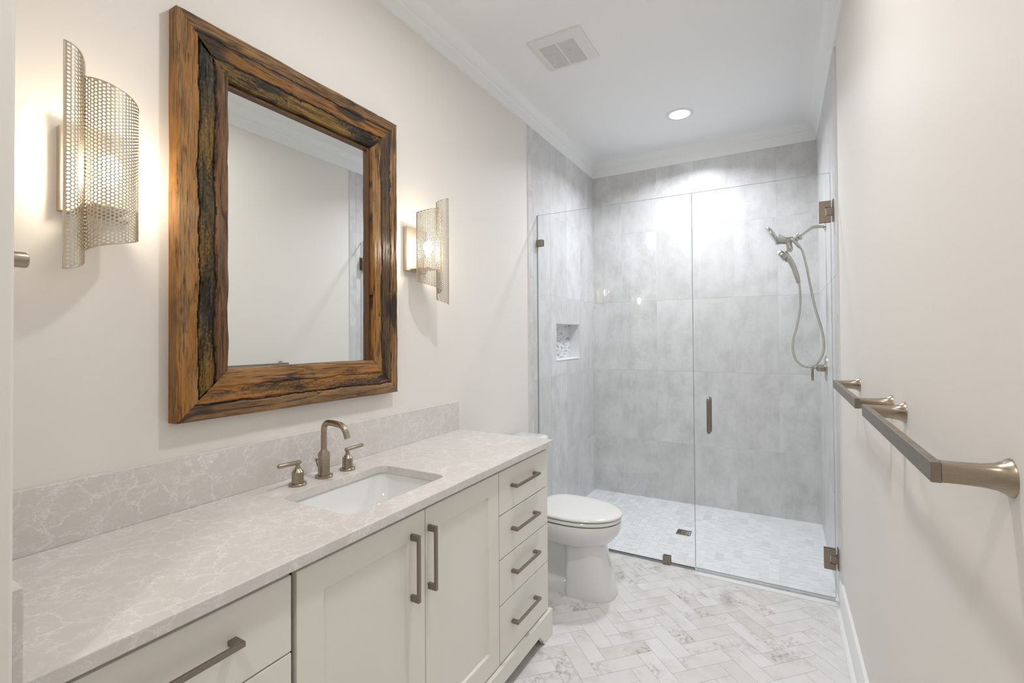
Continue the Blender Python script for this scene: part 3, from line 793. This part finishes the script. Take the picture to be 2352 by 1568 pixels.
# ================================================================== TOILET
def egg(xb, xf, hw, z, yc=2.515, n=48, pb=3.2, pf=2.0, xm=None):
    """closed outline; rounder towards +x, squarer at the back"""
    xm = xb + (xf - xb) * 0.45 if xm is None else xm; pts = []
    for i in range(n):
        a = 2 * PI * i / n; c, s = math.cos(a), math.sin(a)
        if c >= 0: x = xm + (xf - xm) * abs(c) ** (2 / pf); p = pf
        else: x = xm - (xm - xb) * abs(c) ** (2 / pb); p = pb
        y = yc + hw * (1 if s >= 0 else -1) * abs(s) ** (2 / p); pts.append((x, y, z))
    return pts
def toilet():
    t = thing('toilet', (-1.12, 2.515, 0), 'white two piece toilet with closed lid between vanity and shower', 'toilet')
    bm = bmesh.new()
    loft(bm, [egg(-1.06, -0.86, 0.10, 0.262), egg(-1.20, -0.835, 0.125, 0.272), egg(-1.225, -0.800, 0.155, 0.296), egg(-1.225, -0.772, 0.175, 0.328), egg(-1.235, -0.757, 0.184, 0.360), egg(-1.235, -0.754, 0.186, 0.388), egg(-1.233, -0.757, 0.183, 0.398)])
    add_box(bm, -1.40, -1.20, 2.515 - 0.13, 2.515 + 0.13, 0.30, 0.392)
    finish('bowl', bm, M['porcelain'], t, smooth='auto')
    bm = bmesh.new()
    def q(xb, xf, hw, z): return egg(xb, xf, hw, z, pb=7, pf=2.6, xm=xb + (xf - xb) * 0.35)
    loft(bm, [q(-1.035, -0.783, 0.128, 0.0), q(-1.035, -0.781, 0.130, 0.010), q(-1.035, -0.790, 0.128, 0.045), q(-1.035, -0.806, 0.122, 0.11), q(-1.033, -0.824, 0.115, 0.18), q(-1.033, -0.838, 0.110, 0.25), q(-1.04, -0.842, 0.112, 0.30)])
    finish('pedestal', bm, M['porcelain'], t, smooth='auto')
    bm = bmesh.new()
    loft(bm, [egg(-1.36, -0.95, 0.118, 0.0, pb=6), egg(-1.36, -0.95, 0.118, 0.045, pb=6), egg(-1.355, -0.95, 0.105, 0.062, pb=6), egg(-1.35, -0.95, 0.085, 0.075, pb=6)])
    finish('foot', bm, M['porcelain'], t, smooth='auto')
    bm = bmesh.new()
    loft(bm, [egg(-1.38, -0.98, 0.078, 0.06, pb=7, pf=6), egg(-1.38, -0.98, 0.078, 0.20, pb=7, pf=6), egg(-1.38, -0.98, 0.085, 0.29, pb=7, pf=6), egg(-1.38, -0.98, 0.10, 0.33, pb=7, pf=6)])
    finish('trapway', bm, M['porcelain'], t, smooth='auto')
    bm = bmesh.new()
    loft(bm, [egg(-1.215, -0.760, 0.181, 0.4035), egg(-1.218, -0.754, 0.186, 0.408), egg(-1.218, -0.753, 0.187, 0.418), egg(-1.216, -0.757, 0.184, 0.423)])
    for yy in (2.38, 2.65): add_box(bm, -0.98, -0.955, yy - 0.012, yy + 0.012, 0.396, 0.406)
    finish('seat', bm, M['seat'], t, smooth='auto')
    bm = bmesh.new()
    loft(bm, [egg(-1.222, -0.762, 0.180, 0.4265), egg(-1.226, -0.750, 0.189, 0.430), egg(-1.226, -0.749, 0.190, 0.438), egg(-1.224, -0.754, 0.186, 0.443), egg(-1.215, -0.775, 0.172, 0.4465), egg(-1.19, -0.83, 0.13, 0.448)])
    finish('seat_lid', bm, M['seat'], t, smooth='auto')
    bm = bmesh.new()
    bm.free()
    for yy in (2.44, 2.59):
        bm = bmesh.new(); add_lathe(bm, (-1.238, yy - 0.02, 0.425), (0, 1, 0), [(0.010, 0), (0.011, 0.003), (0.011, 0.037), (0.010, 0.04)], 20)
        add_box(bm, -1.249, -1.228, yy - 0.016, yy + 0.016, 0.396, 0.425); finish('seat_hinge', bm, M['seat'], t, smooth='auto')
    def rr(x0, x1, y0, y1, r, z): return rrect(x0, x1, y0, y1, r, z, 6)
    bm = bmesh.new()
    loft(bm, [rr(-1.462, -1.295, 2.335, 2.695, 0.045, 0.392), rr(-1.468, -1.285, 2.325, 2.705, 0.045, 0.42), rr(-1.472, -1.272, 2.312, 2.718, 0.045, 0.752)])
    finish('tank', bm, M['porcelain'], t, smooth='auto')
    bm = bmesh.new()
    loft(bm, [rr(-1.474, -1.268, 2.308, 2.722, 0.045, 0.753), rr(-1.478, -1.262, 2.302, 2.728, 0.045, 0.758), rr(-1.478, -1.262, 2.302, 2.728, 0.045, 0.776), rr(-1.474, -1.267, 2.307, 2.723, 0.042, 0.783), rr(-1.462, -1.28, 2.32, 2.71, 0.035, 0.787)])
    finish('tank_lid', bm, M['porcelain'], t, smooth='auto')
    bm = bmesh.new(); add_lathe(bm, (-1.272, 2.36, 0.70), (1, 0, 0), [(0.012, 0), (0.012, 0.012), (0.008, 0.014)], 16)
    add_tube(bm, [(-1.256, 2.36, 0.70), (-1.254, 2.42, 0.696)], 0.005, 10); finish('flush_lever', bm, M['nickel'], t, smooth='auto')
toilet()

# ================================================================== SHOWER
def glass_panel(name, x0, x1, z0, z1, parent):
    bm = bmesh.new(); fs = add_box(bm, x0, x1, GY - 0.005, GY + 0.005, z0, z1)
    for f in fs:
        f.normal_update(); f.material_index = 0 if abs(f.normal.y) > 0.9 else 1
    return finish(name, bm, [M['glass'], M['glass_edge']], parent)
def shower_fixed():
    t = thing('glass_screen', (-0.97, GY, 0.006), 'fixed clear glass shower panel left of the shower door', 'glass panel')
    glass_panel('glass', TL + 0.004, -0.4535, 0.012, 2.262, t)
    box_obj('bottom_seal', (TL + 0.002, -0.4535, GY - 0.0065, GY + 0.0065, 0.0002, 0.012), M['rubber'], t)
    box_obj('wall_seal', (TL, TL + 0.0045, GY - 0.0055, GY + 0.0055, 0.012, 2.262), M['rubber'], t)
    for (x0, x1, z0, z1) in ((TL, TL + 0.047, 2.040, 2.087), (-0.641, -0.594, 0.004, 0.052)):
        bm = bmesh.new(); add_box(bm, x0, x1, GY - 0.015, GY - 0.0052, z0, z1); add_box(bm, x0, x1, GY + 0.0052, GY + 0.015, z0, z1)
        finish('clamp', bm, M['hinge'], t, bevel=0.001)
def shower_door():
    t = thing('shower_door', (-0.1, GY, 0.015), 'frameless clear glass shower door hinged at the right wall', 'shower door')
    glass_panel('glass', -0.4490, 0.244, 0.016, 2.262, t)
    box_obj('bottom_sweep', (-0.4480, 0.243, GY - 0.006, GY + 0.006, 0.0055, 0.016), M['seal'], t)
    box_obj('side_seal', (-0.4530, -0.4495, GY - 0.005, GY + 0.005, 0.018, 2.262), M['seal'], t)
    box_obj('hinge_seal', (0.2445, 0.2475, GY - 0.004, GY + 0.004, 0.018, 2.262), M['seal'], t)
    for z0, z1 in ((2.000, 2.112), (0.166, 0.272)):
        h = thing('hinge', (0, 0, 0), '', ''); del h['label'], h['category']
        bpy.data.objects.remove(h)
        bm = bmesh.new(); zc = (z0 + z1) / 2; q = 0.022
        for ya, yb in ((GY - 0.016, GY - 0.0052), (GY + 0.0052, GY + 0.016)):
            x0, x1, xn = 0.194, 0.2475, 0.222
            add_box(bm, x0, xn, ya, yb, z0, z1); add_box(bm, xn, x1, ya, yb, zc + q, z1); add_box(bm, xn, x1, ya, yb, z0, zc - q)
        hp = finish('hinge', bm, M['hinge'], t, bevel=0.0008)
        bm = bmesh.new(); add_box(bm, 0.226, 0.257, GY - 0.014, GY + 0.014, zc - q + 0.0015, zc + q - 0.0015)
        add_box(bm, 0.2535, TR - 0.0003, GY - 0.028, GY + 0.028, z0 + 0.004, z1 + 0.004)
        finish('wall_plate', bm, M['hinge'], hp, bevel=0.0008)
    x, z0, z1 = -0.366, 0.822, 1.040
    for s in (-1, 1):
        y0 = GY + s * 0.005; yo = GY + s * 0.042; P = [(x, y0, z1 - 0.012), (x, yo - s * 0.014, z1 - 0.012)]
        for a in (30, 60, 90): P.append((x, yo - s * 0.014 + s * 0.014 * math.sin(math.radians(a)), z1 - 0.026 + 0.014 * math.cos(math.radians(a))))
        P += [(x, yo, (z0 + z1) / 2)]
        P += [(p[0], p[1], z0 + z1 - p[2]) for p in P[:-1][::-1]]
        tube_obj('handle', P, 0.0098, M['nickel_dark'], t, 20, 4)
shower_fixed(); shower_door()

def shower_head():
    y = 3.517
    t = thing('shower_set', (TR, y, 2.074), 'brushed nickel shower head with docked hand shower and hanging hose', 'shower head')
    lathe_obj('flange', (TR, y, 2.074), (-1, 0, 0), [(0.031, 0.0), (0.030, 0.003), (0.020, 0.007), (0.012, 0.011), (0.011, 0.014)], M['steel'], t, 32)
    tube_obj('arm', [(TR - 0.008, y, 2.074), (0.225, y, 2.077), (0.198, y, 2.076), (0.178, y, 2.068), (0.150, y, 2.050), (0.110, y, 2.024)], 0.0098, M['steel'], t, 18, 5)
    ax = Vector((-0.84, 0, -0.54)).normalized()
    bm = bmesh.new(); add_lathe(bm, Vector((0.124, y, 2.033)), ax, [(0.014, 0), (0.024, 0.001), (0.026, 0.003), (0.026, 0.016), (0.024, 0.018), (0.018, 0.019), (0.018, 0.024), (0.022, 0.026), (0.022, 0.034), (0.016, 0.040)], 28)
    add_lathe(bm, Vector((0.082, y - 0.032, 2.006)), (0, 1, 0), [(0.010, 0), (0.014, 0.002), (0.014, 0.050), (0.010, 0.052)], 20)
    add_tube(bm, [(0.088, y - 0.014, 2.004), (0.101, y - 0.018, 1.984), (0.120, y - 0.018, 1.955)], [0.010, 0.0105, 0.0095], 16)
    add_tube(bm, [(0.082, y - 0.03, 2.006), (0.094, y - 0.036, 1.986), (0.098, y - 0.036, 1.978)], [0.006, 0.005, 0.002], 10)
    finish('diverter', bm, M['steel'], t, smooth='auto')
    # fixed head: tilted dish
    nrm = Vector((-0.139 * 1.0, 0, -0.0)).normalized()
    tip, bot = Vector((-0.074, y, 2.116)), Vector((0.001, y, 1.984)); d = (bot - tip); cen = (tip + bot) / 2
    face = Vector((-abs(d.z), 0, -abs(d.x))).normalized(); r = d.length / 2
    bm = bmesh.new()
    add_lathe(bm, cen + face * 0.004, -face, [(r * 0.9, 0.0), (r * 0.97, 0.001), (r, 0.003), (r, 0.007), (r * 0.97, 0.0085), (r * 0.95, 0.009), (r * 0.96, 0.011), (r * 0.80, 0.017), (r * 0.5, 0.024), (r * 0.2, 0.028)], 44)
    fh = finish('fixed_head', bm, M['steel'], t, smooth='auto')
    tube_obj('neck', [cen - face * 0.016 + Vector((0.020, 0, -0.036)), (0.022, y, 2.014), (0.048, y, 2.008), (0.084, y, 2.012)], [0.036, 0.026, 0.021, 0.018], M['steel'], t, 22, 6)
    tube_obj('dock', [(0.060, y, 2.010), (0.062, y, 1.982), (0.066, y, 1.955), (0.060, y, 1.934)], [0.020, 0.0175, 0.019, 0.014], M['steel'], t, 20, 5)
    # hand shower in the dock
    top, bt = Vector((-0.004, y, 1.944)), Vector((0.040, y, 1.880)); d = bt - top; c2 = (top + bt) / 2; f2 = Vector((-abs(d.z), 0, -abs(d.x))).normalized(); r2 = d.length / 2 + 0.002
    bm = bmesh.new()
    add_lathe(bm, c2 + f2 * 0.006, -f2, [(r2 * 0.72, -0.004), (r2 * 0.86, -0.003), (r2 * 0.88, 0.003), (r2, 0.005), (r2, 0.012), (r2 * 0.93, 0.014), (r2 * 0.93, 0.018), (r2 * 0.7, 0.028), (r2 * 0.3, 0.033)], 36)
    P = catmull([(0.030, y, 1.928), (0.048, y, 1.908), (0.066, y, 1.880), (0.083, y, 1.842), (0.096, y, 1.800), (0.106, y, 1.762)], 6)
    R = [0.020, 0.019, 0.0175, 0.016, 0.0155, 0.0148]; RR = []
    for i in range(len(P)):
        q = i / 6; j = min(int(q), 4); f = q - j; RR.append(R[j] * (1 - f) + R[j + 1] * f)
    add_tube(bm, P, RR, 20); add_lathe(bm, (0.106, y, 1.764), (0.16, 0, -1), [(0.0125, 0), (0.0115, 0.030), (0.009, 0.033)], 20)
    add_lathe(bm, bt + Vector((0.004, 0, 0.002)), (0.1, 0, -1), [(0.006, 0), (0.007, 0.006), (0.005, 0.012)], 12)
    finish('hand_shower', bm, M['steel'], t, smooth='auto')
    path = [(0.111, y, 1.745), (0.118, y, 1.69), (0.118, y, 1.58), (0.101, y, 1.468), (0.080, y, 1.377), (0.076, y, 1.310), (0.091, y, 1.245), (0.125, y, 1.208), (0.155, y, 1.200), (0.182, y, 1.207), (0.212, y, 1.235), (0.237, y, 1.290), (0.241, y, 1.358), (0.228, y, 1.448), (0.199, y, 1.567), (0.174, y, 1.713), (0.156, y, 1.832), (0.136, y - 0.012, 1.925), (0.120, y - 0.018, 1.957)]
    k = NT('hose_metal'); k.b.inputs['Metallic'].default_value = 1; k.b.inputs['Base Color'].default_value = rgb(190, 188, 184); k.b.inputs['Roughness'].default_value = 0.28
    w = k.n('ShaderNodeTexWave', wave_type='BANDS', bands_direction='Z', i_Scale=70.0); k.l(k.obj(), w.inputs['Vector']); k.bump(w.outputs['Fac'], 0.35, 0.002)
    tube_obj('hose', path, 0.0068, k.m, t, 14, 8)
shower_head()
def shower_valve():
    y = 3.60; z = 1.190
    t = thing('shower_valve', (TR, y, z), 'round nickel shower valve with lever handle on the tiled right wall', 'shower valve')
    lathe_obj('escutcheon', (TR, y, z), (-1, 0, 0), [(0.081, 0), (0.080, 0.004), (0.074, 0.007), (0.030, 0.010), (0.026, 0.011)], M['steel'], t, 48)
    lathe_obj('hub', (TR - 0.010, y, z), (-1, 0, 0), [(0.0225, 0), (0.0225, 0.020), (0.0215, 0.021), (0.0215, 0.038), (0.014, 0.044), (0.0065, 0.045), (0.006, 0.070)], M['nickel'], t, 32)
    lathe_obj('lever', (TR - 0.077, y, z + 0.019), (0.02, 0, -1), [(0.0060, 0), (0.0072, 0.002), (0.0072, 0.098), (0.006, 0.100)], M['nickel'], t, 20)
shower_valve()
def drain():
    cx, cy, h = -0.608, 3.558, 0.048
    t = thing('floor_drain', (cx, cy, 0), 'small square metal drain in the pale mosaic shower floor', 'drain')
    bm = bmesh.new()
    loft(bm, [rrect(cx - h, cx + h, cy - h, cy + h, 0.004, -0.0012, 3), rrect(cx - h, cx + h, cy - h, cy + h, 0.004, 0.0018, 3), rrect(cx - h + 0.006, cx + h - 0.006, cy - h + 0.006, cy + h - 0.006, 0.003, 0.0018, 3), rrect(cx - h + 0.006, cx + h - 0.006, cy - h + 0.006, cy + h - 0.006, 0.003, -0.0008, 3)], True, True)
    finish('frame', bm, M['nickel_dark'], t)
    bm = bmesh.new()
    for k in range(1, 6):        # concentric rings with spokes
        r = 0.0075 * k; pts = [(cx + r * math.cos(2 * PI * i / 28), cy + r * math.sin(2 * PI * i / 28), 0.0008) for i in range(29)]
        add_tube(bm, pts, 0.0014, 6, cap=False)
    for i in range(4):
        a = PI * i / 4 + 0.3; add_tube(bm, [(cx - 0.040 * math.cos(a), cy - 0.040 * math.sin(a), 0.0008), (cx + 0.040 * math.cos(a), cy + 0.040 * math.sin(a), 0.0008)], 0.0015, 6)
    for sx in (-1, 1):
        for sy in (-1, 1): add_box(bm, cx + sx * 0.034 - 0.006, cx + sx * 0.034 + 0.006, cy + sy * 0.034 - 0.006, cy + sy * 0.034 + 0.006, -0.0006, 0.0012)
    finish('grate', bm, M['nickel_dark'], t)
    box_obj('well', (cx - 0.041, cx + 0.041, cy - 0.041, cy + 0.041, -0.0007, -0.0003), M['dark'], t)
drain()

# ================================================================== TOWEL BARS
def towel_bar(y0, y1, z, label):
    t = thing('towel_bar', (XR, (y0 + y1) / 2, z), label, 'towel bar', 'nickel towel bars on the right wall')
    xo = XR - 0.082; hz, hx = 0.0145, 0.0085
    for y, s in ((y0, 1), (y1, -1)):
        bm = bmesh.new(); rings = []
        for x, ry, rz, pw in ((XR - 0.0002, 0.024, 0.026, 2.0), (XR - 0.003, 0.0235, 0.0255, 2.0), (XR - 0.008, 0.019, 0.0215, 2.1), (XR - 0.016, 0.0145, 0.0180, 2.2), (XR - 0.030, 0.0122, 0.0158, 2.5), (XR - 0.050, 0.0112, 0.0150, 3.0), (xo + 0.016, 0.0110, 0.0146, 4.5), (xo + 0.009, 0.0110, 0.0145, 6.0)):
            ring = []
            for i in range(32):
                a = 2 * PI * i / 32; c, q = math.cos(a), math.sin(a)
                ring.append((x, y + ry * (1 if c >= 0 else -1) * abs(c) ** (2 / pw), z + rz * (1 if q >= 0 else -1) * abs(q) ** (2 / pw)))
            rings.append(ring)
        loft(bm, rings); finish('post', bm, M['nickel'], t, smooth='auto')
    box_obj('bar', (xo - 0.003, xo + 0.009, y0 - 0.0110, y1 + 0.0110, z - hz, z + hz), M['nickel_dark'], t, bevel=0.0012)
towel_bar(0.876, 1.487, 1.209, 'brushed nickel towel bar on the right wall, nearer of the two')
towel_bar(1.640, 2.236, 1.209, 'brushed nickel towel bar on the right wall, farther one beside the shower')

def hook():
    t = thing('wall_hook', (-0.950, YN, 1.517), 'nickel hook post sticking out from the wall edge at far left', 'hook')
    lathe_obj('rosette', (-0.950, YN, 1.517), (0, 1, 0), [(0.018, 0), (0.018, 0.004), (0.013, 0.006)], M['nickel'], t, 28)
    lathe_obj('peg', (-0.950, YN + 0.005, 1.517), (0, 1, 0), [(0.0115, 0), (0.0115, 0.027), (0.0105, 0.0295), (0.008, 0.030)], M['nickel'], t, 28)
hook()
